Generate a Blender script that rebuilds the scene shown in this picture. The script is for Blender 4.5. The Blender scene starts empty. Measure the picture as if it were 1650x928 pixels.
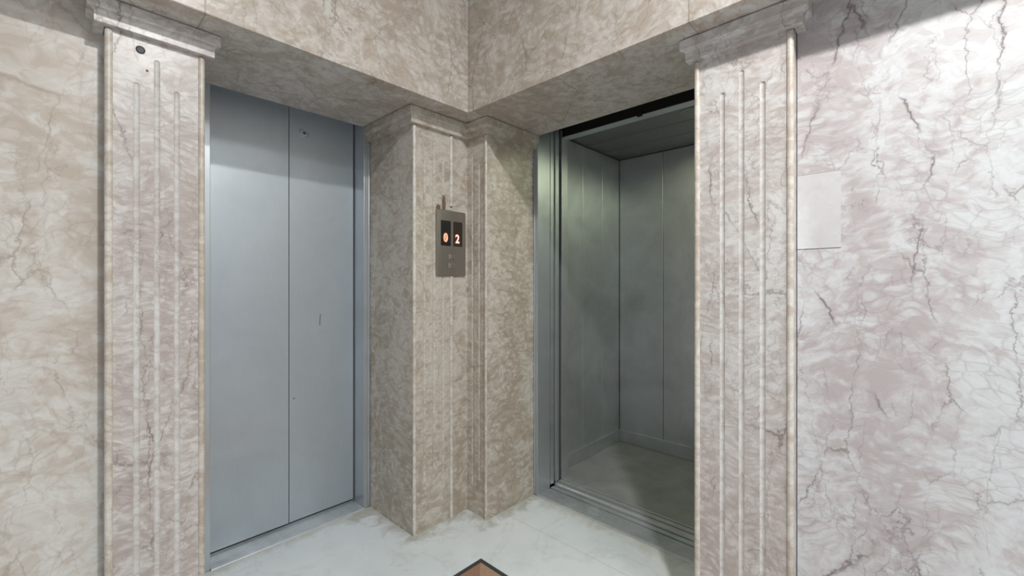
import bpy, bmesh, math, random
from mathutils import Vector, Matrix

# ------------------------------------------------------------------ units
# All coordinates below are in eye-heights; U metres each. Floor is z = 0,
# X runs along the wall of the closed elevator, Y along the wall of the open one.
U = 1.25
PI = math.pi
SC = bpy.context.scene
COL = SC.collection
random.seed(7)

# ------------------------------------------------------------------ camera
YAW = 0.7554
cam_d = bpy.data.cameras.new('camera')
cam_d.sensor_width = 36.0
cam_d.lens = 697.67 / 1650 * 36.0
cam_d.shift_y = -7.13 / 1650
cam_d.clip_start = 0.02
cam = bpy.data.objects.new('camera', cam_d)
COL.objects.link(cam)
cam.location = (0, 0, U)
cam.rotation_euler = (PI / 2, 0, YAW - PI / 2)
SC.camera = cam

# ------------------------------------------------------------------ colour management, world
SC.view_settings.view_transform = 'Standard'
SC.view_settings.look = 'None'
SC.view_settings.exposure = 0.14
SC.view_settings.gamma = 1.0
SC.view_settings.use_curve_mapping = False
W = bpy.data.worlds.new('world')
SC.world = W
W.use_nodes = True
W.node_tree.nodes['Background'].inputs[0].default_value = (0.62, 0.74, 0.90, 1)
W.node_tree.nodes['Background'].inputs[1].default_value = 0.12


def light(name, kind, loc, power, color, rot=(0, 0, 0), **kw):
    d = bpy.data.lights.new(name, kind)
    d.energy = power
    d.color = color
    for k, v in kw.items():
        setattr(d, k, v)
    o = bpy.data.objects.new(name, d)
    COL.objects.link(o)
    o.location = Vector(loc) * U
    o.rotation_euler = rot
    return o


LAMP = (0.365, -0.255, 2.445)
LAMP_POWER = 47
light('ceiling_lamp_bulb', 'AREA', LAMP, LAMP_POWER, (1.0, 0.985, 0.965), shape='DISK', size=0.10 * U)
LAMP_FILL = (0.45, -1.20, 2.445)
light('rear_fill_light', 'AREA', LAMP_FILL, 30, (0.92, 0.97, 1.0), shape='DISK', size=0.6 * U)  # unseen second lamp, added to brighten the lower walls
# daylight-tinted fill light, added at two unseen openings behind the camera
light('daylight_fill_back', 'AREA', (-1.52, -0.35, 1.05), 6.5, (0.86, 0.93, 1.0), (0, -PI / 2, 0),
      shape='RECTANGLE', size=1.9 * U, size_y=1.9 * U)
light('daylight_fill_rear', 'AREA', (-0.35, -1.52, 1.05), 6.5, (0.86, 0.93, 1.0), (PI / 2, 0, 0),
      shape='RECTANGLE', size=1.9 * U, size_y=1.9 * U)

# ------------------------------------------------------------------ plan dimensions
XS, XP, XF, XL, XW = 0.978, 1.2614, 1.5674, 1.1633, 1.298   # reveal, pilaster, frame, lintel, wall (open side)
YP, YS, YF, YL, YW = 1.4606, 1.3326, 1.7985, 1.3416, 1.519  # the same on the closed side
YD = 1.888                                                   # closed door leaves
ZS = 1.695                                                   # soffit
ZC = 2.54                                                    # ceiling
LX0, LX1 = 0.0878, 0.2935                                    # pilaster beside the closed elevator
RY0, RY1 = 0.2265, 0.4690                                    # pilaster beside the open elevator
ROOM = -1.55

# ------------------------------------------------------------------ node helpers


def new_mat(name):
    m = bpy.data.materials.new(name)
    m.use_nodes = True
    nt = m.node_tree
    return m, nt, nt.nodes['Principled BSDF']


class NT:
    def __init__(self, nt):
        self.nt = nt

    def node(self, t, **kw):
        n = self.nt.nodes.new(t)
        for k, v in kw.items():
            setattr(n, k, v)
        return n

    def link(self, a, b):
        self.nt.links.new(a, b)

    def setin(self, n, i, v):
        if hasattr(v, 'is_linked') or isinstance(v, bpy.types.NodeSocket):
            self.link(v, n.inputs[i])
        else:
            n.inputs[i].default_value = v

    def math(self, op, a, b=0.0, c=None, clamp=False):
        n = self.node('ShaderNodeMath', operation=op, use_clamp=clamp)
        self.setin(n, 0, a)
        self.setin(n, 1, b)
        if c is not None:
            self.setin(n, 2, c)
        return n.outputs[0]

    def vmath(self, op, a, b):
        n = self.node('ShaderNodeVectorMath', operation=op)
        self.setin(n, 0, a)
        self.setin(n, 1, b)
        return n.outputs[0]

    def noise(self, vec, scale, detail=3.0, rough=0.55, dist=0.0):
        n = self.node('ShaderNodeTexNoise')
        self.link(vec, n.inputs['Vector'])
        n.inputs['Scale'].default_value = scale
        n.inputs['Detail'].default_value = detail
        n.inputs['Roughness'].default_value = rough
        n.inputs['Distortion'].default_value = dist
        return n

    def voro(self, vec, scale, feature='F1', rnd=1.0, smooth=None):
        n = self.node('ShaderNodeTexVoronoi', feature=feature)
        self.link(vec, n.inputs['Vector'])
        n.inputs['Scale'].default_value = scale
        n.inputs['Randomness'].default_value = rnd
        if smooth is not None:
            n.inputs['Smoothness'].default_value = smooth
        return n

    def ramp(self, fac, stops, interp='LINEAR'):
        n = self.node('ShaderNodeValToRGB')
        self.setin(n, 0, fac)
        e = n.color_ramp.elements
        n.color_ramp.interpolation = interp
        while len(e) < len(stops):
            e.new(0.5)
        for el, (p, c) in zip(e, stops):
            el.position = p
            el.color = (c, c, c, 1) if isinstance(c, (int, float)) else (*c, 1)
        return n.outputs[0]

    def mix(self, fac, a, b, blend='MIX'):
        n = self.node('ShaderNodeMix', data_type='RGBA', blend_type=blend)
        self.setin(n, 0, fac)
        self.setin(n, 6, a if not isinstance(a, tuple) else (*a, 1))
        self.setin(n, 7, b if not isinstance(b, tuple) else (*b, 1))
        return n.outputs[2]

    def position(self, offset=(0, 0, 0), scale=(1, 1, 1)):
        g = self.node('ShaderNodeNewGeometry')
        mp = self.node('ShaderNodeMapping')
        self.link(g.outputs['Position'], mp.inputs['Vector'])
        mp.inputs['Location'].default_value = offset
        mp.inputs['Scale'].default_value = scale
        return mp.outputs[0]


def marble(name, pale, mid, dark, vein, offset=(0, 0, 0), fleck=1.0, crack=1.0, ripple=1.0, rough=0.3,
           band=0.5, speck=13.0, joints=()):
    """Polished breccia marble: large vertical tone bands, rippled pale flecks, thin broken cracks."""
    m, nt, b = new_mat(name)
    t = NT(nt)
    p0 = t.position(offset)
    # domain warp
    w = t.noise(p0, 3.2, 3.0)
    wv = t.vmath('SUBTRACT', w.outputs['Color'], (0.5, 0.5, 0.5))
    ws = t.node('ShaderNodeVectorMath', operation='SCALE')
    t.link(wv, ws.inputs[0])
    ws.inputs['Scale'].default_value = 0.20
    p = t.vmath('ADD', p0, ws.outputs[0])
    w2 = t.noise(p0, 14.0, 3.0)
    w2v = t.vmath('SUBTRACT', w2.outputs['Color'], (0.5, 0.5, 0.5))
    ws2 = t.node('ShaderNodeVectorMath', operation='SCALE')
    t.link(w2v, ws2.inputs[0])
    ws2.inputs['Scale'].default_value = 0.42 / speck
    pf = t.vmath('ADD', p, ws2.outputs[0])

    def stretch(v, sx, sy, sz):
        return t.vmath('MULTIPLY', v, (sx, sy, sz))

    # tall soft bands that tip the balance between pale and dark stone
    bands = t.noise(stretch(p, 1, 1, 0.30), 2.6, 3.0, 0.5, 0.5)
    bv = t.math('MULTIPLY', t.math('SUBTRACT', bands.outputs['Fac'], 0.5), band)
    # rippled mottle, wider than tall, in two sizes
    mot = t.noise(stretch(pf, 1, 1, 1.0 + 1.1 * ripple), speck, 4.0, 0.62, 0.25)
    big = t.noise(stretch(pf, 1, 1, 1.0 + 0.5 * ripple), speck * 0.38, 3.0, 0.55, 0.3)
    mm = t.math('ADD', t.math('MULTIPLY', mot.outputs['Fac'], 0.6), t.math('MULTIPLY', big.outputs['Fac'], 0.4))
    mf = t.math('SUBTRACT', mm, bv)
    c = t.mix(t.ramp(mf, [(0.39, 0.0), (0.52, 1.0)]), dark, mid)
    c = t.mix(t.ramp(mf, [(0.47, 0.0), (0.59, 1.0)]), c, pale)
    # pale pebbles
    cell = t.voro(stretch(pf, 1, 1, 1.0 + 0.7 * ripple), speck * 1.1, 'SMOOTH_F1', 1.0, 0.25)
    cf = t.ramp(cell.outputs['Distance'], [(0.20, 1.0), (0.42, 0.0)])
    pres = t.ramp(t.noise(pf, 5.3, 2.0).outputs['Fac'], [(0.44, 0.0), (0.58, 1.0)])
    c = t.mix(t.math('MULTIPLY', t.math('MULTIPLY', cf, pres), 0.75 * fleck), c, pale)
    # tone differs from pebble to pebble
    cc = t.voro(stretch(pf, 1, 1, 1.0 + 0.9 * ripple), speck * 1.35, 'F1')
    sv = t.node('ShaderNodeSeparateColor')
    t.link(cc.outputs['Color'], sv.inputs[0])
    c = t.mix(t.math('MULTIPLY', t.ramp(sv.outputs[0], [(0.55, 0.0), (0.95, 1.0)]), 0.42 * fleck), c, pale)
    c = t.mix(t.math('MULTIPLY', t.ramp(sv.outputs[1], [(0.60, 0.0), (1.0, 1.0)]), 0.45 * fleck), c, dark)
    # fine grain
    gr = t.noise(stretch(pf, 1, 1, 1.6), 52.0, 4.0, 0.62, 0.3)
    gf = t.ramp(gr.outputs['Fac'], [(0.38, 0.0), (0.58, 1.0)])
    c = t.mix(t.math('MULTIPLY', t.math('SUBTRACT', 1.0, gf), 0.26), c, dark)
    # pebble outlines
    ed = t.voro(stretch(pf, 1, 1, 1.0 + 0.7 * ripple), speck * 1.1, 'DISTANCE_TO_EDGE')
    ef = t.ramp(ed.outputs['Distance'], [(0.0, 1.0), (0.05, 0.30), (0.10, 0.0)])
    em = t.ramp(t.noise(p0, 6.0, 2.0).outputs['Fac'], [(0.42, 0.0), (0.58, 1.0)])
    c = t.mix(t.math('MULTIPLY', t.math('MULTIPLY', ef, em), 0.30 * fleck), c, vein)
    # long wandering cracks, taller than wide
    w3 = t.noise(p0, 26.0, 4.0, 0.65)
    w3v = t.vmath('SUBTRACT', w3.outputs['Color'], (0.5, 0.5, 0.5))
    ws3 = t.node('ShaderNodeVectorMath', operation='SCALE')
    t.link(w3v, ws3.inputs[0])
    ws3.inputs['Scale'].default_value = 0.042
    pc = t.vmath('ADD', t.vmath('ADD', p0, ws2.outputs[0]), ws3.outputs[0])
    for sc, wd, amt, lo in ((3.4, 0.009, 0.80, 0.46), (6.5, 0.010, 0.60, 0.46), (12.0, 0.013, 0.42, 0.46)):
        v = t.voro(stretch(pc, 1, 1, 0.30), sc, 'DISTANCE_TO_EDGE')
        f = t.ramp(v.outputs['Distance'], [(0.0, 1.0), (wd * 0.4, 0.8), (wd, 0.12), (wd * 3.0, 0.0)])
        mk = t.ramp(t.noise(p0, 3.6 + sc * 0.4, 2.0).outputs['Fac'], [(lo, 0.0), (lo + 0.10, 1.0)])
        c = t.mix(t.math('MULTIPLY', t.math('MULTIPLY', f, mk), amt * crack, clamp=True), c, vein)
    if joints:                                            # mortar joints between slabs
        sx = t.node('ShaderNodeSeparateXYZ')
        wob = t.vmath('ADD', t.position(), ws3.outputs[0])
        t.link(t.vmath('ADD', t.vmath('MULTIPLY', wob, (0.08, 0.08, 0.08)), t.vmath('MULTIPLY', t.position(), (0.92, 0.92, 0.92))), sx.inputs[0])
        for ax, at in joints:
            d = t.math('ABSOLUTE', t.math('SUBTRACT', sx.outputs[ax], at * U))
            c = t.mix(t.ramp(d, [(0.0, 0.75), (0.0012, 0.6), (0.0026, 0.0)]), c, (0.24, 0.20, 0.17))
    t.link(c, b.inputs['Base Color'])
    b.inputs['Roughness'].default_value = rough
    b.inputs['Specular IOR Level'].default_value = 0.35
    return m


def simple(name, color, rough=0.5, metal=0.0, spec=0.5, noise=0.0, nscale=40.0, bump=0.0):
    m, nt, b = new_mat(name)
    t = NT(nt)
    b.inputs['Roughness'].default_value = rough
    b.inputs['Metallic'].default_value = metal
    b.inputs['Specular IOR Level'].default_value = spec
    n = t.noise(t.position(), nscale, 4.0)
    k = t.ramp(n.outputs['Fac'], [(0.3, tuple(x * (1 - noise) for x in color)), (0.7, tuple(min(1, x * (1 + noise)) for x in color))])
    t.link(k, b.inputs['Base Color'])
    if bump:
        bp = t.node('ShaderNodeBump')
        bp.inputs['Strength'].default_value = bump
        bp.inputs['Distance'].default_value = 0.001
        t.link(n.outputs['Fac'], bp.inputs['Height'])
        t.link(bp.outputs[0], b.inputs['Normal'])
    return m


def steel(name, color, rough=0.38, metal=0.85, smudge=0.10, brush=(3, 3, 0.15)):
    """Satin steel with faint smudges and vertical brushing."""
    m, nt, b = new_mat(name)
    t = NT(nt)
    p = t.position()
    s = t.noise(p, 3.5, 4.0, 0.6, 0.6)
    g = t.noise(t.vmath('MULTIPLY', p, brush), 90.0, 3.0)
    f = t.math('ADD', t.math('MULTIPLY', s.outputs['Fac'], 0.75), t.math('MULTIPLY', g.outputs['Fac'], 0.25))
    c = t.ramp(f, [(0.32, tuple(x * (1 - smudge) for x in color)), (0.66, tuple(min(1, x * (1 + smudge)) for x in color))])
    t.link(c, b.inputs['Base Color'])
    r = t.ramp(f, [(0.3, rough * 1.15), (0.7, rough * 0.88)])
    t.link(r, b.inputs['Roughness'])
    b.inputs['Metallic'].default_value = metal
    return m


def glow(name, color, strength):
    m, nt, b = new_mat(name)
    b.inputs['Base Color'].default_value = (*[min(1, x) for x in color], 1)
    b.inputs['Emission Color'].default_value = (*color, 1)
    b.inputs['Emission Strength'].default_value = strength
    b.inputs['Roughness'].default_value = 0.4
    return m


# ------------------------------------------------------------------ materials
M = {}
PALE, MID, DARK, VEIN = (0.74, 0.71, 0.68), (0.58, 0.52, 0.47), (0.50, 0.43, 0.385), (0.30, 0.235, 0.20)
M['marble_left'] = marble('marble_beige', (0.74, 0.73, 0.69), (0.65, 0.605, 0.55), (0.56, 0.485, 0.415), (0.36, 0.285, 0.225),
                          (3.1, 0.4, 0.2), ripple=0.3, speck=17.0, band=0.60, crack=0.8)
M['marble_right'] = marble('marble_pink', (0.71, 0.725, 0.735), (0.625, 0.60, 0.595), (0.52, 0.47, 0.468), (0.25, 0.215, 0.215),
                           (0.0, 7.3, 1.7), ripple=0.8, speck=20.0, band=0.58, crack=1.3)
M['marble_pilaster'] = marble('marble_pilaster', (0.72, 0.705, 0.685), (0.59, 0.54, 0.51), (0.49, 0.425, 0.40), (0.25, 0.20, 0.18),
                              (5.0, 2.0, 3.0), ripple=1.4, speck=24.0, band=0.40, crack=1.2)
M['marble_corner'] = marble('marble_corner', (0.68, 0.64, 0.575), (0.54, 0.48, 0.405), (0.43, 0.365, 0.29), (0.26, 0.20, 0.155),
                            (1.0, 5.2, 6.0), ripple=0.8, speck=21.0, band=0.5, crack=0.5)
M['marble_open'] = marble('marble_open', (0.74, 0.735, 0.725), (0.63, 0.585, 0.56), (0.53, 0.47, 0.445), (0.27, 0.225, 0.21),
                          (8.0, 1.2, 4.0), ripple=1.2, speck=23.0, band=0.40, crack=1.2)
M['marble_upper'] = marble('marble_upper', (0.69, 0.665, 0.625), (0.57, 0.51, 0.45), (0.48, 0.41, 0.345), (0.27, 0.215, 0.18),
                           (2.2, 3.3, 9.0), ripple=0.5, speck=21.0, band=0.45, joints=((0, 0.271), (1, YL - 0.005), (1, 0.448)))
M['marble_bead'] = marble('marble_bead', (0.77, 0.745, 0.69), (0.66, 0.61, 0.54), (0.54, 0.465, 0.39), (0.38, 0.29, 0.22),
                          (4.0, 9.0, 2.0), ripple=0.5, speck=20.0, band=0.4, crack=0.4)
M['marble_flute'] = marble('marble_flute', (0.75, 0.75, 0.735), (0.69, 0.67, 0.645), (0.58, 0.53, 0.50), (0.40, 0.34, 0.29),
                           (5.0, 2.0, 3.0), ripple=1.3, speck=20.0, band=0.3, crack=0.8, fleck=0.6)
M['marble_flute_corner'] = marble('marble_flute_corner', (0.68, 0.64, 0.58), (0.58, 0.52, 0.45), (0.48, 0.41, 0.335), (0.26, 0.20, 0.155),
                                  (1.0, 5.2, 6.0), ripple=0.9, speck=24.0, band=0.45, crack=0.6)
M['marble_patch'] = marble('marble_patch', (0.74, 0.75, 0.755), (0.69, 0.69, 0.69), (0.63, 0.61, 0.605), (0.48, 0.45, 0.44),
                           (6.0, 6.0, 1.0), ripple=0.3, speck=8.0, band=0.5, crack=0.2, fleck=0.4)
M['steel_door'] = steel('steel_door', (0.53, 0.59, 0.64), 0.42, 0.62, 0.05)
M['steel_frame'] = steel('steel_frame', (0.55, 0.59, 0.62), 0.36, 0.65, 0.06)
M['steel_car'] = steel('steel_car', (0.58, 0.61, 0.63), 0.40, 0.70, 0.14)
M['sill'] = steel('sill_metal', (0.60, 0.64, 0.67), 0.36, 0.55, 0.2, (0.3, 0.3, 1))
M['sill_car'] = steel('sill_car_metal', (0.58, 0.61, 0.62), 0.36, 0.55, 0.2, (0.3, 0.3, 1))
M['black'] = simple('black', (0.012, 0.012, 0.012), 0.6)
M['plug'] = simple('plug', (0.05, 0.055, 0.06), 0.5)
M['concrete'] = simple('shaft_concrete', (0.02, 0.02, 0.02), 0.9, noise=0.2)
M['car_ceiling'] = simple('car_ceiling', (0.20, 0.20, 0.20), 0.40, 0.3, noise=0.08)
M['plaster'] = simple('plaster', (0.43, 0.385, 0.33), 0.8, noise=0.03)
M['cup'] = simple('lamp_cup', (0.30, 0.32, 0.29), 0.4, 0.5)
M['lamp_ring'] = simple('lamp_ring', (0.24, 0.26, 0.24), 0.4, 0.6)
M['bulb'] = glow('bulb', (0.93, 1.0, 0.80), 1.2)
M['panel'] = steel('panel_steel', (0.33, 0.30, 0.265), 0.42, 0.7, 0.05)
M['button'] = steel('button_steel', (0.44, 0.41, 0.37), 0.3, 0.7, 0.05)
M['display'] = simple('display_glass', (0.018, 0.018, 0.018), 0.25)
M['display_warm'] = simple('display_warm_glass', (0.045, 0.030, 0.024), 0.25)
M['digit_dim'] = glow('digit_dim', (1.0, 0.56, 0.36), 0.62)
M['digit_core'] = glow('digit_core', (1.0, 0.93, 0.86), 0.95)
M['digit_rim'] = glow('digit_rim', (0.62, 0.15, 0.08), 0.60)
M['mortar'] = simple('mortar_brown', (0.20, 0.14, 0.10), 0.9, noise=0.3, nscale=120)
M['mortar_pale'] = simple('mortar_pale', (0.60, 0.59, 0.57), 0.85, noise=0.1)
M['rubber'] = simple('mat_rubber', (0.045, 0.055, 0.052), 0.8, noise=0.2, nscale=300)
M['coir'] = simple('mat_coir', (0.34, 0.185, 0.125), 0.95, noise=0.22, nscale=260, bump=0.5)
M['coir_sheen'] = simple('mat_coir_sheen', (0.42, 0.27, 0.18), 0.95, noise=0.22, nscale=260, bump=0.5)  # paler copy of the coir: pile sheen of two bands put into the colour
M['brass'] = simple('screw_metal', (0.45, 0.44, 0.42), 0.35, 0.9)
M['scuff'] = simple('scuff_dark', (0.10, 0.10, 0.11), 0.7)


def floor_material():
    m, nt, b = new_mat('floor_marble')
    t = NT(nt)
    p = t.position()
    n1 = t.noise(p, 2.2, 5.0, 0.6, 0.3)
    c = t.ramp(n1.outputs['Fac'], [(0.30, (0.72, 0.785, 0.815)), (0.5, (0.785, 0.84, 0.87)), (0.7, (0.82, 0.86, 0.885))])
    n2 = t.noise(p, 8.0, 6.0, 0.68, 0.3)
    c = t.mix(t.ramp(n2.outputs['Fac'], [(0.50, 0.0), (0.78, 0.42)]), c, (0.58, 0.60, 0.58))
    # soft grey-brown veins
    nv = t.noise(p, 1.5, 5.0, 0.6, 0.4)
    dv = t.math('ABSOLUTE', t.math('SUBTRACT', nv.outputs['Fac'], 0.5))
    c = t.mix(t.ramp(dv, [(0.0, 0.20), (0.012, 0.0)]), c, (0.50, 0.49, 0.45))
    # trodden-in dirt where the floor meets the corner pilaster and the sills
    sx = t.node('ShaderNodeSeparateXYZ')
    t.link(p, sx.inputs[0])
    X, Y = sx.outputs[0], sx.outputs[1]

    def boxdist(x0, y0, x1, y1):
        dx = t.math('MAXIMUM', t.math('SUBTRACT', x0 * U, X), t.math('SUBTRACT', X, x1 * U))
        dy = t.math('MAXIMUM', t.math('SUBTRACT', y0 * U, Y), t.math('SUBTRACT', Y, y1 * U))
        dx = t.math('MAXIMUM', dx, 0.0)
        dy = t.math('MAXIMUM', dy, 0.0)
        return t.math('SQRT', t.math('ADD', t.math('MULTIPLY', dx, dx), t.math('MULTIPLY', dy, dy)))
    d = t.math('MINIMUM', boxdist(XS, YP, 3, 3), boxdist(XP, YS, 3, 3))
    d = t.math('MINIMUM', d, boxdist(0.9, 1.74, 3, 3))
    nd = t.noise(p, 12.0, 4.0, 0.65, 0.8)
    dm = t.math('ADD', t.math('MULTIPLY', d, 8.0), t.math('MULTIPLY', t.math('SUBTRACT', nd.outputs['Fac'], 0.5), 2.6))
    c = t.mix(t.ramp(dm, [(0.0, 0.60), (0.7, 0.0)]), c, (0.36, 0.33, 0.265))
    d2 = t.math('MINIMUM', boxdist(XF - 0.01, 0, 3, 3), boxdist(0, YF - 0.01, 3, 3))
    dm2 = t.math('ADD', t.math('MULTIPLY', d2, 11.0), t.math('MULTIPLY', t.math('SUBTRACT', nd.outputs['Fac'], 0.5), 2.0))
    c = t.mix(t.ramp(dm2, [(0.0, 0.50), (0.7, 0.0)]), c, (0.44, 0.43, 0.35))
    # slab joints
    j = t.math('ABSOLUTE', t.math('SUBTRACT', X, 1.351 * U))
    jy = t.math('ABSOLUTE', t.math('SUBTRACT', Y, 0.55 * U))
    for q in (j, jy):
        c = t.mix(t.ramp(q, [(0.0, 0.40), (0.0016, 0.0)]), c, (0.40, 0.38, 0.33))
    # black specks
    sp = t.voro(p, 9.0, 'F1')
    c = t.mix(t.ramp(sp.outputs['Distance'], [(0.0, 0.7), (0.022, 0.6), (0.03, 0.0)]), c, (0.16, 0.15, 0.14))
    t.link(c, b.inputs['Base Color'])
    b.inputs['Roughness'].default_value = 0.38
    b.inputs['Specular IOR Level'].default_value = 0.35
    return m


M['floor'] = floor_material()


def car_floor_material():
    m, nt, b = new_mat('car_floor_chequer')
    t = NT(nt)
    p = t.position()
    mp = t.node('ShaderNodeMapping')
    t.link(p, mp.inputs['Vector'])
    mp.inputs['Rotation'].default_value = (0, 0, PI / 4)
    v = t.voro(mp.outputs[0], 70.0, 'F1', 0.0)
    n = t.noise(p, 5.0, 4.0, 0.6, 0.5)
    c = t.ramp(n.outputs['Fac'], [(0.3, (0.24, 0.255, 0.255)), (0.7, (0.34, 0.35, 0.35))])
    c = t.mix(t.ramp(v.outputs['Distance'], [(0.2, 0.35), (0.45, 0.0)]), c, (0.30, 0.30, 0.29))
    t.link(c, b.inputs['Base Color'])
    b.inputs['Roughness'].default_value = 0.5
    bp = t.node('ShaderNodeBump')
    bp.inputs['Strength'].default_value = 0.4
    bp.inputs['Distance'].default_value = 0.0015
    bp.invert = True
    t.link(v.outputs['Distance'], bp.inputs['Height'])
    t.link(bp.outputs[0], b.inputs['Normal'])
    return m


M['car_floor'] = car_floor_material()

# ------------------------------------------------------------------ object helpers
ORIGIN = {}


def thing(name, label, cat, loc, group=None):
    o = bpy.data.objects.new(name, None)
    COL.objects.link(o)
    o.empty_display_size = 0.05
    o.location = Vector(loc) * U
    o['label'] = label
    o['category'] = cat
    o['kind'] = 'thing'
    if group:
        o['group'] = group
    ORIGIN[o.name] = Vector(loc)
    return o


def link_mesh(name, me, mat, parent=None, label=None):
    o = bpy.data.objects.new(name, me)
    COL.objects.link(o)
    if mat is not None:
        me.materials.clear()
        me.materials.append(M[mat] if isinstance(mat, str) else mat)
    if parent is not None:
        o.parent = parent
        ORIGIN[o.name] = ORIGIN[parent.name]
    if label:
        o['label'] = label
    return o


def obj(name, bm, mat, parent=None, label=None, smooth=False):
    """Link a bmesh (in eye-heights) as one mesh object under its parent."""
    org = ORIGIN[parent.name] if parent is not None else Vector((0, 0, 0))
    bmesh.ops.recalc_face_normals(bm, faces=bm.faces[:])
    for v in bm.verts:
        v.co = (v.co - org) * U
    me = bpy.data.meshes.new(name)
    bm.to_mesh(me)
    bm.free()
    if smooth:
        for p in me.polygons:
            p.use_smooth = True
        me.set_sharp_from_angle(angle=math.radians(40))
    return link_mesh(name, me, mat, parent, label)


def struct(name, bm, mat):
    o = obj(name, bm, mat)
    o['kind'] = 'structure'
    return o


def box(bm, x0, y0, z0, x1, y1, z1, bevel=0.0):
    r = bmesh.ops.create_cube(bm, size=1.0)
    vs = r['verts']
    for v in vs:
        v.co = Vector(((x0 + x1) / 2 + v.co.x * (x1 - x0), (y0 + y1) / 2 + v.co.y * (y1 - y0), (z0 + z1) / 2 + v.co.z * (z1 - z0)))
    if bevel:
        es = list({e for v in vs for e in v.link_edges})
        bmesh.ops.bevel(bm, geom=es, offset=bevel, segments=2, profile=0.5, affect='EDGES')
    return bm


def B(*a, **k):
    return box(bmesh.new(), *a, **k)


def prism(bm, poly, z0, z1):
    a = [bm.verts.new((x, y, z0)) for x, y in poly]
    b = [bm.verts.new((x, y, z1)) for x, y in poly]
    n = len(poly)
    bm.faces.new(a[::-1])
    bm.faces.new(b)
    for i in range(n):
        bm.faces.new((a[i], a[(i + 1) % n], b[(i + 1) % n], b[i]))
    return bm


def extrude_profile(bm, prof, axis, a0, a1):
    """Closed profile [(u, z)] swept along X (axis 'x': u is y) or Y (axis 'y': u is x)."""
    mk = (lambda u, z, a: (a, u, z)) if axis == 'x' else (lambda u, z, a: (u, a, z))
    A = [bm.verts.new(mk(u, z, a0)) for u, z in prof]
    Bv = [bm.verts.new(mk(u, z, a1)) for u, z in prof]
    n = len(prof)
    bm.faces.new(A)
    bm.faces.new(Bv[::-1])
    for i in range(n):
        bm.faces.new((A[i], A[(i + 1) % n], Bv[(i + 1) % n], Bv[i]))
    return bm


def capsule(bm, x, y, z0, z1, r, seg=14, rings=5, cap0=True, cap1=True):
    """Upright rod with rounded ends."""
    prof = []
    if cap0:
        prof += [(r * math.sin(a), z0 + r - r * math.cos(a)) for a in [PI / 2 * i / rings for i in range(1, rings + 1)]]
    else:
        prof += [(r, z0)]
    if cap1:
        prof += [(r * math.cos(a), z1 - r + r * math.sin(a)) for a in [PI / 2 * i / rings for i in range(rings)]]
    else:
        prof += [(r, z1)]
    loops = []
    for rr, z in prof:
        loops.append([bm.verts.new((x + rr * math.cos(2 * PI * k / seg), y + rr * math.sin(2 * PI * k / seg), z)) for k in range(seg)])
    for a, b in zip(loops, loops[1:]):
        for k in range(seg):
            bm.faces.new((a[k], a[(k + 1) % seg], b[(k + 1) % seg], b[k]))
    for lp, zz, rev in ((loops[0], z0, True), (loops[-1], z1, False)):
        c = bm.verts.new((x, y, zz))
        for k in range(seg):
            f = (lp[k], lp[(k + 1) % seg], c)
            bm.faces.new(f[::-1] if rev else f)
    return bm


def lathe(bm, centre, axis, prof, seg=32):
    """Revolve [(radius, height)] about an axis ('z' up, 'y-' towards -Y)."""
    cx, cy, cz = centre
    loops = []
    for r, h in prof:
        lp = []
        for k in range(seg):
            a = 2 * PI * k / seg
            u, v = r * math.cos(a), r * math.sin(a)
            if axis == 'z':
                lp.append(bm.verts.new((cx + u, cy + v, cz + h)))
            else:
                lp.append(bm.verts.new((cx + u, cy - h, cz + v)))
        loops.append(lp)
    for a, b in zip(loops, loops[1:]):
        for k in range(seg):
            bm.faces.new((a[k], a[(k + 1) % seg], b[(k + 1) % seg], b[k]))
    bm.faces.new(loops[0][::-1])
    bm.faces.new(loops[-1])
    return bm


def offset_path(path, p):
    out = []
    n = len(path)
    nor = []
    for (x0, y0), (x1, y1) in zip(path, path[1:]):
        dx, dy = x1 - x0, y1 - y0
        L = math.hypot(dx, dy)
        nor.append((dy / L, -dx / L))
    for i, (x, y) in enumerate(path):
        if i == 0:
            nx, ny = nor[0]
        elif i == n - 1:
            nx, ny = nor[-1]
        else:
            nx, ny = nor[i - 1][0] + nor[i][0], nor[i - 1][1] + nor[i][1]   # right angles only
        out.append((x + nx * p, y + ny * p))
    return out


def sweep(bm, path, prof):
    """Closed moulding profile [(projection, z)] mitred along an open plan path."""
    rings = []
    for p, z in prof:
        rings.append([bm.verts.new((x, y, z)) for x, y in offset_path(path, p)])
    m = len(prof)
    for i in range(m):
        a, b = rings[i], rings[(i + 1) % m]
        for k in range(len(path) - 1):
            bm.faces.new((a[k], a[k + 1], b[k + 1], b[k]))
    bm.faces.new([r[0] for r in rings][::-1])
    bm.faces.new([r[-1] for r in rings])
    return bm


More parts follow.
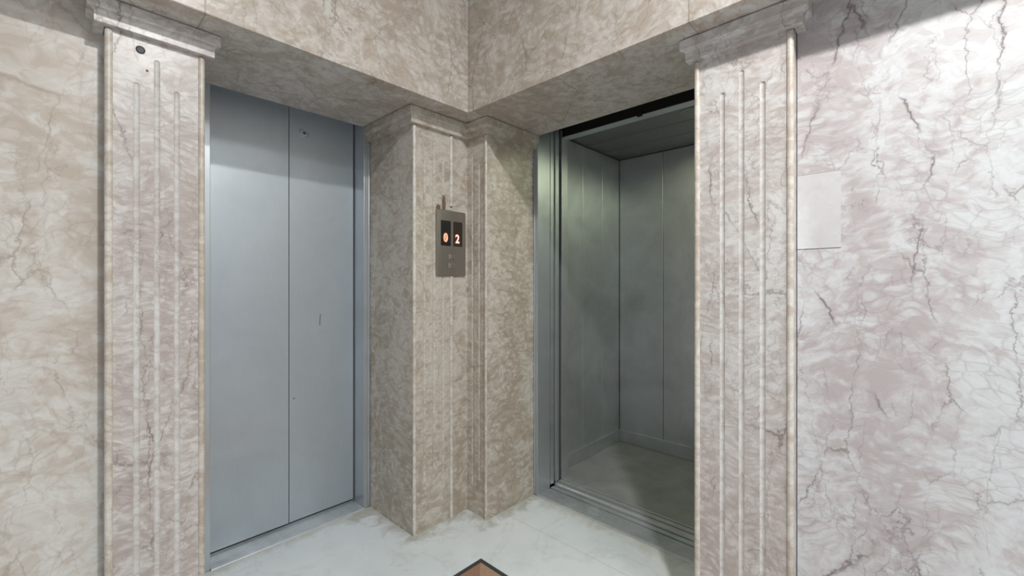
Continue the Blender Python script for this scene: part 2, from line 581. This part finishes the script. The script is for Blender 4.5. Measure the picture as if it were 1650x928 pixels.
def cut(o, cutters, mat=None):
    """Subtract a bmesh of cutters (eye-heights) from an object's mesh."""
    org = ORIGIN.get(o.name, Vector((0, 0, 0)))
    bmesh.ops.recalc_face_normals(cutters, faces=cutters.faces[:])
    for v in cutters.verts:
        v.co = (v.co - org) * U
    me = bpy.data.meshes.new('cutter')
    cutters.to_mesh(me)
    cutters.free()
    if mat:
        me.materials.append(M[mat])
    c = bpy.data.objects.new('cutter', me)
    COL.objects.link(c)
    bpy.context.view_layer.update()
    c.matrix_world = o.matrix_world.copy()
    mod = o.modifiers.new('cut', 'BOOLEAN')
    mod.operation = 'DIFFERENCE'
    mod.solver = 'EXACT'
    mod.material_mode = 'TRANSFER' if mat else 'INDEX'
    mod.object = c
    bpy.context.view_layer.update()
    dg = bpy.context.evaluated_depsgraph_get()
    res = bpy.data.meshes.new_from_object(o.evaluated_get(dg))
    o.modifiers.clear()
    old = o.data
    o.data = res
    bpy.data.objects.remove(c)
    bpy.data.meshes.remove(me)
    bpy.data.meshes.remove(old)
    for p in res.polygons:
        p.use_smooth = True
    res.set_sharp_from_angle(angle=math.radians(35))


# ------------------------------------------------------------------ the room
E_ = 0.30
# floor in two rectangles up to the sills
bm = bmesh.new()
prism(bm, [(ROOM, ROOM), (XF, ROOM), (XF, YS), (XF, YF), (ROOM, YF)], -0.06, 0.0)
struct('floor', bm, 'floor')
struct('ceiling', B(ROOM - 0.1, ROOM - 0.1, ZC, XF, YF, ZC + 0.06), 'plaster')
# lower walls
struct('wall_left', B(ROOM, YW, 0, LX1, YF + 0.12, ZS), 'marble_left')
struct('wall_right', B(XW, ROOM, 0, XF + 0.10, RY0, ZS), 'marble_right')
# upper wall, carried over both entrances, with an arrised lower edge
bm = bmesh.new()
prism(bm, [(ROOM, YL), (XL, YL), (XL, ROOM), (XF, ROOM), (XF, YF), (ROOM, YF)], ZS, ZC)
ed = [e for e in bm.edges if all(abs(v.co.z - ZS) < 1e-6 for v in e.verts) and
      (all(abs(v.co.y - YL) < 1e-6 for v in e.verts) or all(abs(v.co.x - XL) < 1e-6 for v in e.verts))]
bmesh.ops.bevel(bm, geom=ed, offset=0.005, segments=2, profile=0.5, affect='EDGES')
struct('wall_upper', bm, 'marble_upper')
# unseen walls behind the camera, openings added to let in fill light
for nm, ax in (('wall_back', 'x'), ('wall_rear', 'y')):
    bm = bmesh.new()
    a0, a1 = -1.30, 0.60
    spans = [(ROOM - 0.06, a0, 0, ZC), (a1, 1.72, 0, ZC), (a0, a1, 2.0, ZC)]
    for s0, s1, z0, z1 in spans:
        if ax == 'x':
            box(bm, ROOM - 0.06, s0, z0, ROOM, s1, z1)
        else:
            box(bm, s0 if s0 > ROOM else ROOM, ROOM - 0.06, z0, min(s1, XF), ROOM, z1)
    struct(nm, bm, 'plaster')
# unlit shaft behind both entrances
bm = bmesh.new()
box(bm, 0.20, 2.02, -0.06, 1.30, 2.06, ZC)
box(bm, 0.20, YF + 0.12, -0.06, 0.24, 2.02, ZC)
box(bm, 1.26, YF + 0.001, -0.06, 1.30, 2.02, ZC)
box(bm, 0.20, YF, ZC, 1.30, 2.06, ZC + 0.04)
box(bm, 0.24, YF + 0.001, -0.10, 1.26, 2.02, -0.06)
struct('wall_shaft_closed', bm, 'concrete')
bm = bmesh.new()
box(bm, 2.60, 0.10, -0.06, 2.64, 1.80, ZC)
box(bm, XF + 0.001, 1.76, -0.06, 2.60, 1.80, ZC)
box(bm, XF + 0.10, 0.10, -0.06, 2.60, 0.14, ZC)
box(bm, XF, 0.10, ZC, 2.64, 1.80, ZC + 0.04)
box(bm, XF + 0.001, 0.10, -0.10, 2.60, 1.80, -0.06)
struct('wall_shaft_open', bm, 'concrete')

# ------------------------------------------------------------------ pilasters
CAP = [(0.0, 1.6330), (0.0185, 1.6330), (0.0195, 1.6340), (0.0195, 1.6560), (0.0205, 1.6590), (0.0235, 1.6612),
       (0.0280, 1.6625), (0.0305, 1.6630), (0.0320, 1.6650), (0.0320, 1.6905), (0.0310, 1.6925), (0.0260, ZS), (0.0, ZS)]


def flutes(specs):
    bm = bmesh.new()
    for x, y, z0, z1, r in specs:
        capsule(bm, x, y, z0, z1, r, 20, 6)
    return bm


BR = 0.0078   # bead radius


def bead(parent, x, y, z0=0.0, z1=1.633, **k):
    return obj('edge_bead', capsule(bmesh.new(), x, y, z0, z1, BR, 18, 5, cap0=False, **k), 'marble_bead', parent, smooth=True)


# beside the closed elevator
t = thing('pilaster', 'fluted pilaster with a round black plug beside the closed elevator doors', 'pilaster', ((LX0 + LX1) / 2, YP, 0))
sh = obj('shaft', B(LX0 + 0.002, YP, 0, LX1 - 0.0005, YW - 0.0005, ZS - 0.0005), 'marble_pilaster', t)
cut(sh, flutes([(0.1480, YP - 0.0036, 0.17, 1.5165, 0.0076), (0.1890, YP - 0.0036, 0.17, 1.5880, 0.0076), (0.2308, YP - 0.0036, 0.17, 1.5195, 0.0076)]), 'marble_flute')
bead(t, LX0 + BR, YP + 0.0015)
bead(t, LX1 - BR, YP + 0.0015)
obj('capital', sweep(bmesh.new(), [(LX0, YW - 0.0005), (LX0, YP), (LX1, YP), (LX1, YW - 0.0005)], CAP), 'marble_pilaster', t)
chip = bmesh.new()
lathe(chip, (0.1689, YP + 0.0005, 1.5525), 'y-', [(0.0035, 0.0), (0.003, 0.0012), (0.001, 0.0016)], 7)
obj('mortar_patch', chip, 'mortar', t)

plug = thing('cable_plug', 'small round black plug set near the pilaster top', 'plug', (0.1558, YP, 1.6015))
obj('disc', lathe(bmesh.new(), (0.1558, YP, 1.6015), 'y-', [(0.0095, 0.0001), (0.0095, 0.0022), (0.0080, 0.0030), (0.0070, 0.0018), (0.001, 0.0015)], 28), 'plug', plug, smooth=True)

# inner corner, L-shaped, between the two entrances
t = thing('pilaster', 'L-shaped fluted pilaster in the inner corner carrying the call panel', 'pilaster', (1.12, YP, 0))
sh = obj('shaft', prism(bmesh.new(), [(XS, YF), (XS, YP), (XP, YP), (XP, YS), (XF, YS), (XF, YF)], 0.0, ZS - 0.0005), 'marble_corner', t)
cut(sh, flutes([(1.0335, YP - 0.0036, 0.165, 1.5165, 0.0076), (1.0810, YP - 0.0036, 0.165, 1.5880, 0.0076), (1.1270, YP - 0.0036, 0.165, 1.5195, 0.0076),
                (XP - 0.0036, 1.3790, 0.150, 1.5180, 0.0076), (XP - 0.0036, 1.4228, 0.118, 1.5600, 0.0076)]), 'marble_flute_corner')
bead(t, XS + BR, YP + 0.0015)
bead(t, 1.1700, YP - 0.0015, 0.0, 1.031, cap1=False)
bead(t, 1.1700, YP - 0.0015, 1.3296, 1.633)
bead(t, XP + 0.0015, YS + BR)
obj('capital', sweep(bmesh.new(), [(XS, YF), (XS, YP), (XP, YP), (XP, YS), (XF, YS)], CAP), 'marble_corner', t)
for (cx, cz, rw, rh, mt) in ((1.1020, 1.3185, 0.0135, 0.0150, 'mortar'), (1.1330, 1.3380, 0.0085, 0.038, 'mortar'), (1.1700, 1.3310, 0.0085, 0.008, 'mortar'), (1.1545, 1.3190, 0.020, 0.008, 'mortar_pale'), (1.0955, 1.287, 0.0045, 0.030, 'mortar')):
    bm = bmesh.new()
    n = 11
    ring = [(cx + rw * math.cos(2 * PI * k / n) * random.uniform(0.8, 1.15), cz + rh * math.sin(2 * PI * k / n) * random.uniform(0.8, 1.1)) for k in range(n)]
    extrude = [bm.verts.new((a, YP + 0.002, b)) for a, b in ring]
    front = [bm.verts.new((cx + (a - cx) * 0.85, YP - 0.0016, cz + (b - cz) * 0.85)) for a, b in ring]
    bm.faces.new(front)
    bm.faces.new(extrude[::-1])
    for k in range(n):
        bm.faces.new((extrude[k], extrude[(k + 1) % n], front[(k + 1) % n], front[k]))
    obj('mortar_patch', bm, mt, t)

# beside the open elevator
t = thing('pilaster', 'pale fluted pilaster between the open elevator and the veined pink wall', 'pilaster', (XP, (RY0 + RY1) / 2, 0))
sh = obj('shaft', B(XP, RY0 + 0.002, 0, XF - 0.001, RY1, ZS - 0.0005), 'marble_open', t)
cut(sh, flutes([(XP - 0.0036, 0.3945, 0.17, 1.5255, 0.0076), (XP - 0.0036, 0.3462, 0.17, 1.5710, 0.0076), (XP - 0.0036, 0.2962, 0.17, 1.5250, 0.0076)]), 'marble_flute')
bead(t, XP + 0.0015, RY1 - BR + 0.001)
bead(t, XP + 0.0015, RY0 + BR + 0.001)
obj('capital', sweep(bmesh.new(), [(XF - 0.001, RY1), (XP, RY1), (XP, RY0), (XW - 0.0005, RY0)], CAP), 'marble_open', t)

# replaced square of stone in the wall beside it
wp = thing('marble_patch', 'square patch of paler marble set in the wall beside the pilaster', 'wall patch', (XW, 0.183, 1.0875))
obj('slab', B(XW - 0.0012, 0.2255, 1.0878, XW + 0.004, 0.1384, 1.2732, bevel=0.0008), 'marble_patch', wp)

# ------------------------------------------------------------------ closed elevator
fr = thing('elevator_entrance', 'closed elevator entrance with two grey steel door leaves in a steel frame', 'elevator entrance', (0.665, YF, 0))
obj('jamb', B(LX1 + 0.002, YF + 0.0005, 0, 0.3775, YD + 0.06, 1.76, bevel=0.0012), 'steel_frame', fr)
bm = bmesh.new()
box(bm, 0.9505, YF + 0.0008, 0, XS - 0.0005, YD + 0.06, 1.76, bevel=0.0014)
obj('jamb', bm, 'steel_frame', fr)
lip = bmesh.new()
capsule(lip, XS - 0.0055, YF - 0.002, 0.006, 1.632, 0.0038, 12, 3)
obj('edge_lip', lip, 'steel_frame', fr, smooth=True)
obj('header', B(0.3775, YF + 0.004, 1.74, 0.9505, YD - 0.004, 1.80), 'steel_frame', fr)

dr = fr
XJ = 0.6675
lf = obj('door_leaf', B(0.380, YD, 0.0150, XJ - 0.0012, YD + 0.035, 1.78, bevel=0.0009), 'steel_door', dr)
lf2 = obj('door_leaf', B(XJ + 0.0016, YD + 0.0015, 0.0150, 0.9455, YD + 0.035, 1.78, bevel=0.0009), 'steel_door', dr)
obj('gap_dark', B(XJ - 0.0022, YD + 0.006, 0.016, XJ + 0.0030, YD + 0.03, 1.78), 'black', dr)  # black strip painting the darkness in the gap between the leaves
lock = lathe(bmesh.new(), (0.7274, YD + 0.0015, 1.6349), 'y-', [(0.0215, -0.0005), (0.0212, 0.0016), (0.0190, 0.0030), (0.0165, 0.0006), (0.0150, 0.0006), (0.0130, 0.0036), (0.0085, 0.0042), (0.0060, 0.0020), (0.001, 0.0020)], 36)
esc = obj('lock_ring', lock, 'steel_door', lf2, smooth=True)
obj('keyhole', lathe(bmesh.new(), (0.7279, YD - 0.0008, 1.6349), 'y-', [(0.0052, 0.0), (0.0052, 0.0008), (0.001, 0.0009)], 16), 'plug', lf2)
bm = bmesh.new()
prism(bm, [(0.7921, YD + 0.0005), (0.7946, YD + 0.0005), (0.7946, YD + 0.0018), (0.7921, YD + 0.0018)], 0.820, 0.868)
for v in bm.verts:
    v.co.x += (v.co.z - 0.82) * 0.05
obj('scuff_mark', bm, 'scuff', lf2)
obj('dent', lathe(bmesh.new(), (0.6876, YD + 0.0018, 0.5237), 'y-', [(0.0034, 0.0), (0.003, 0.0006), (0.0008, 0.0008)], 10), 'scuff', lf2)


def sill_profile(u0, marks, top=0.006, base=-0.03):
    """marks: [(start, end, depth)] grooves; last value is the end of the sill."""
    pts = [(u0, base), (u0, top * 0.35), (u0 + 0.004, top)]
    for a, b, d in marks[:-1]:
        pts += [(a, top), (a + 0.0008, top - d), (b - 0.0008, top - d), (b, top)]
    pts += [(marks[-1], top), (marks[-1], base)]
    return pts


sl = fr
obj('sill_plate', extrude_profile(bmesh.new(), sill_profile(YF - 0.010, [(1.812, 1.815, 0.003), (1.826, 1.829, 0.003), (1.840, 1.843, 0.003), (1.854, 1.857, 0.003), (1.880, 1.896, 0.012), (1.912, 1.926, 0.012), 1.96]), 'x', 0.3785, 0.9495), 'sill', sl)

# ------------------------------------------------------------------ open elevator: landing side
fr = thing('elevator_entrance', 'open elevator entrance, steel jamb and grooved sill in front of the car', 'elevator entrance', (XF, 0.89, 0))
obj('jamb', B(XF + 0.001, 1.3105, 0, 1.661, YS + 0.03, 1.76, bevel=0.0012), 'steel_frame', fr)
obj('jamb', B(XF + 0.001, RY1 - 0.03, 0, 1.661, 0.4905, 1.76, bevel=0.0012), 'steel_frame', fr)
lip = bmesh.new()
capsule(lip, XF - 0.002, YS - 0.0055, 0.006, 1.632, 0.0036, 12, 3)
obj('edge_lip', lip, 'steel_frame', fr, smooth=True)

dr = fr
obj('door_leaf', B(1.676, 1.3200, 0.012, 1.704, 1.66, 1.80, bevel=0.0012), 'steel_car', dr)
obj('black_edge_strip', B(1.672, 1.3215, 0.012, 1.6755, 1.36, 1.80), 'black', dr)  # black strip standing for the dark gap between jamb and leaf

sl = fr
obj('sill_plate', extrude_profile(bmesh.new(), sill_profile(XF - 0.006, [(1.580, 1.5840, 0.004), (1.594, 1.5980, 0.004), (1.608, 1.6120, 0.004), (1.622, 1.6260, 0.004), (1.636, 1.6400, 0.004), (1.652, 1.664, 0.014), (1.688, 1.699, 0.014), 1.7095], 0.007), 'y', 0.4915, 1.3095), 'sill', sl)

# ------------------------------------------------------------------ open elevator: the car
XC0, XC1, YC0, YC1, ZCC = 1.779, 2.466, 0.40, 1.387, 1.783
car = thing('elevator_car', 'empty steel elevator car standing open with dark floor and ceiling', 'elevator', (2.12, 0.89, 0))
obj('car_floor', B(1.790, YC0, -0.04, XC1, YC1, 0.004), 'car_floor', car)
obj('car_sill', extrude_profile(bmesh.new(), sill_profile(1.717, [(1.736, 1.745, 0.013), (1.772, 1.780, 0.013), 1.7895], 0.007), 'y', 0.46, 1.3265), 'sill_car', car)
# front return posts and header
obj('front_post', B(XC0, 1.3275, 0.001, 1.831, YC1 + 0.02, ZCC, bevel=0.0015), 'steel_car', car)
obj('front_post', B(XC0, YC0 - 0.02, 0.001, 1.831, 0.460, ZCC, bevel=0.0015), 'steel_car', car)
hd = obj('header', B(XC0, 0.4605, 1.7410, 1.831, 1.3270, 1.7450, bevel=0.0012), 'steel_frame', car)
obj('header_dark_gap', B(XC0 + 0.004, 0.4605, 1.7455, 1.829, 1.3270, 1.80), 'black', hd)  # black block painting the unlit gap above the header lip
obj('sensor_bracket', B(XC0 - 0.004, 0.888, 1.7375, XC0 + 0.003, 0.912, 1.762, bevel=0.001), 'black', car)
# door of the car, slid aside
lfc = obj('car_door_leaf', B(1.722, 1.3235, 0.010, 1.752, 1.66, 1.80, bevel=0.003), 'steel_frame', car)
obj('black_edge_strip', B(1.7525, 1.3265, 0.010, 1.7575, 1.36, 1.80), 'black', lfc)  # black strip along the back edge of the car door leaf


def panels(axis, at, cuts, z0, z1, thick):
    for a, b in zip(cuts, cuts[1:]):
        if axis == 'y':
            bm = B(a + 0.0008, at, z0, b - 0.0008, at + thick, z1, bevel=0.0030)
        else:
            bm = B(at, a + 0.0008, z0, at + thick, b - 0.0008, z1, bevel=0.0030)
        obj('wall_panel', bm, 'steel_car', car)


panels('y', YC1, [1.832, 2.056, 2.262, XC1], 0.004, ZCC - 0.004, 0.02)
panels('y', YC0 - 0.02, [1.832, 2.056, 2.262, XC1], 0.004, ZCC - 0.004, 0.02)
panels('x', XC1, [YC0, 0.53, 0.815, 1.100, YC1], 0.004, ZCC - 0.004, 0.02)
for nm, bm in (('side', B(1.832, YC1 - 0.0065, 0.0045, XC1 - 0.007, YC1 - 0.0005, 0.079, bevel=0.0015)),
               ('side', B(1.832, YC0 + 0.0005, 0.0045, XC1 - 0.007, YC0 + 0.0065, 0.079, bevel=0.0015)),
               ('back', B(XC1 - 0.0065, YC0 + 0.0005, 0.0045, XC1 - 0.0005, YC1 - 0.0005, 0.079, bevel=0.0015))):
    obj('skirting', bm, 'steel_car', car)
DL = [(1.995, 0.755), (2.30, 0.755), (1.995, 0.50), (2.30, 0.50)]
DR = 0.052
edges = [1.832, 1.913, 2.090, 2.265, 2.440, XC1 + 0.02]
for a, b in zip(edges, edges[1:]):
    pl = obj('ceiling_plank', B(a + 0.0022, YC0, ZCC, b - 0.0022, YC1 + 0.02, ZCC + 0.014, bevel=0.002), 'car_ceiling', car)
    hit = [(x, y) for x, y in DL if x + DR > a and x - DR < b]
    if hit:
        bm = bmesh.new()
        for x, y in hit:
            lathe(bm, (x, y, ZCC - 0.02), 'z', [(DR - 0.004, 0.0), (DR - 0.004, 0.06)], 40)
        cut(pl, bm)
obj('roof', B(1.832, YC0 - 0.02, ZCC + 0.030, XC1 + 0.02, YC1 + 0.02, ZCC + 0.05), 'black', car)
for x, y in DL:
    cup = bmesh.new()
    prof = [(DR, -0.002), (DR, 0.0), (DR - 0.005, 0.0005), (DR - 0.006, 0.013), (0.034, 0.014), (0.032, 0.004), (0.029, 0.004), (0.028, 0.024), (0.001, 0.024)]
    lathe(cup, (x, y, ZCC), 'z', prof, 40)
    r = obj('downlight', cup, 'lamp_ring', car, smooth=True)
    obj('bulb', lathe(bmesh.new(), (x, y, ZCC), 'z', [(0.002, 0.004), (0.018, 0.007), (0.026, 0.014), (0.026, 0.022)], 24), 'bulb', r, smooth=True)
CAR_POWER = 4.2
for x, y in DL:
    light('downlight_beam', 'SPOT', (x, y, ZCC - 0.006), CAR_POWER * (1.6 if (x, y) == DL[0] else 0.8), (0.95, 1.0, 0.68), spot_size=math.radians(166), spot_blend=0.35, shadow_soft_size=0.022 * U)

# ------------------------------------------------------------------ call panel
PX0, PX1, PZ0, PZ1, PY = 1.0885, 1.2440, 1.0325, 1.3090, 1.4505
pn = thing('call_panel', 'steel elevator call panel with two lit floor numbers on the corner pilaster', 'call panel', ((PX0 + PX1) / 2, YP, PZ0))


def rrect(x0, z0, x1, z1, r, n=5):
    pts = []
    for cx, cz, a0 in ((x1 - r, z1 - r, 0), (x0 + r, z1 - r, 90), (x0 + r, z0 + r, 180), (x1 - r, z0 + r, 270)):
        for k in range(n + 1):
            a = math.radians(a0 + 90 * k / n)
            pts.append((cx + r * math.cos(a), cz + r * math.sin(a)))
    return pts


def plate(x0, z0, x1, z1, r, yb, yf, ch=0.0012):
    bm = bmesh.new()
    back = [bm.verts.new((a, yb, b)) for a, b in rrect(x0, z0, x1, z1, r)]
    mid = [bm.verts.new((a, yf + ch, b)) for a, b in rrect(x0, z0, x1, z1, r)]
    fro = [bm.verts.new((a, yf, b)) for a, b in rrect(x0 + ch, z0 + ch, x1 - ch, z1 - ch, max(r - ch, 0.0003))]
    bm.faces.new(fro)
    bm.faces.new(back[::-1])
    n = len(back)
    for k in range(n):
        bm.faces.new((back[k], back[(k + 1) % n], mid[(k + 1) % n], mid[k]))
        bm.faces.new((mid[k], mid[(k + 1) % n], fro[(k + 1) % n], fro[k]))
    return bm


obj('face_plate', plate(PX0, PZ0, PX1, PZ1, 0.007, YP - 0.0005, PY, 0.0015), 'panel', pn)


def digit(ch, cx, cz, h, mat, parent, y, offset=0.0, name='digit'):
    cu = bpy.data.curves.new('digit', 'FONT')
    cu.body = ch
    cu.align_x = 'CENTER'
    cu.size = 1.0
    cu.extrude = 0.004
    cu.offset = offset
    o = bpy.data.objects.new('tmp', cu)
    COL.objects.link(o)
    bpy.context.view_layer.update()
    me = bpy.data.meshes.new_from_object(o.evaluated_get(bpy.context.evaluated_depsgraph_get()))
    bpy.data.objects.remove(o)
    zs = [v.co.y for v in me.vertices]
    z0, z1 = min(zs) + offset, max(zs) - offset
    k = h / (z1 - z0)
    org = ORIGIN[parent.name]
    for v in me.vertices:
        x, yy, zz = v.co
        v.co = (Vector((cx + x * k * 0.92, y - zz * 0.02, cz + (yy - (z0 + z1) / 2) * k)) - org) * U
    return link_mesh(name, me, mat, parent)


for (x0, x1, ch, cx, cz, m_glass, core) in ((1.1085, 1.1610, '0', 1.1330, 1.1935, 'display', 'digit_dim'),
                                            (1.1740, 1.2245, '2', 1.1960, 1.1920, 'display_warm', 'digit_core')):
    d = obj('display', plate(x0, 1.1590, x1, 1.2650, 0.002, PY + 0.001, PY - 0.0008, 0.0006), m_glass, pn)
    dg = digit(ch, cx, cz, 0.0345, core, d, PY - 0.0018)
    digit(ch, cx, cz, 0.0345, 'digit_rim', d, PY - 0.0012, 0.055, name='glow_rim')
    if ch == '0':
        bm = bmesh.new()
        prism(bm, [(cx - 0.0014, PY - 0.0021), (cx + 0.0014, PY - 0.0021), (cx + 0.0014, PY - 0.0010), (cx - 0.0014, PY - 0.0010)], cz - 0.009, cz + 0.009)
        for v in bm.verts:
            v.co.x -= (v.co.z - cz) * 0.35
        obj('digit_slash', bm, core, d)
for z0, z1 in ((1.1025, 1.1230), (1.0645, 1.0870)):
    b_ = obj('button', plate(1.1490, z0, 1.1800, z1, 0.003, PY + 0.001, PY - 0.0050, 0.0022), 'button', pn)
    obj('button_cap', lathe(bmesh.new(), (1.1660, PY - 0.0051, (z0 + z1) / 2), 'y-', [(0.0085, 0.0), (0.0085, 0.0008), (0.0075, 0.0012), (0.001, 0.0010)], 20), 'panel', b_)
for x, z in ((1.1330, 1.2945), (1.2100, 1.2945), (1.1330, 1.0500), (1.1955, 1.0500)):
    obj('screw', lathe(bmesh.new(), (x, PY, z), 'y-', [(0.0024, -0.0003), (0.0022, 0.0006), (0.0005, 0.0009)], 12), 'brass', pn)

# ------------------------------------------------------------------ floor mat
MX1, MY1, MX0, MY0 = 1.0650, 1.1575, 0.20, 0.10
mt = thing('floor_mat', 'terracotta mat with a black border lying on the white floor', 'mat', ((MX0 + MX1) / 2, (MY0 + MY1) / 2, 0))
w, hh = 0.0155, 0.0045
bm = bmesh.new()
for a in ((MX0, MY0, MX1, MY0 + w), (MX0, MY1 - w, MX1, MY1), (MX0, MY0 + w, MX0 + w, MY1 - w), (MX1 - w, MY0 + w, MX1, MY1 - w)):
    box(bm, a[0], a[1], 0.0002, a[2], a[3], hh)
obj('border', bm, 'rubber', mt)
i0, i1, j0, j1, q = MX0 + w, MX1 - w, MY0 + w, MY1 - w, 0.14
obj('field', B(i0 + q, j0 + q, 0.0002, i1 - q, j1 - q, hh - 0.0006), 'coir', mt)
for poly, m_ in (([(i0, j1), (i0 + q, j1 - q), (i1 - q, j1 - q), (i1, j1)], 'coir'), ([(i1, j1), (i1 - q, j1 - q), (i1 - q, j0 + q), (i1, j0)], 'coir_sheen'),
                 ([(i1, j0), (i1 - q, j0 + q), (i0 + q, j0 + q), (i0, j0)], 'coir'), ([(i0, j0), (i0 + q, j0 + q), (i0 + q, j1 - q), (i0, j1)], 'coir_sheen')):
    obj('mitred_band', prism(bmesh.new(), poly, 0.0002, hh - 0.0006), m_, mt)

# ------------------------------------------------------------------ ceiling lamp above the camera, and the added fill lamp behind it
for lp, lr, lb in ((LAMP, 0.11, 'small round ceiling lamp nearest the elevators'), (LAMP_FILL, 0.32, 'large round ceiling lamp added out of view as fill light')):
    cl = thing('ceiling_lamp', lb, 'lamp', (lp[0], lp[1], ZC))
    obj('lamp_base', lathe(bmesh.new(), (lp[0], lp[1], ZC), 'z', [(lr, 0.0), (lr, -0.040), (lr - 0.02, -0.060), (0.001, -0.060)], 32), 'plaster', cl, smooth=True)
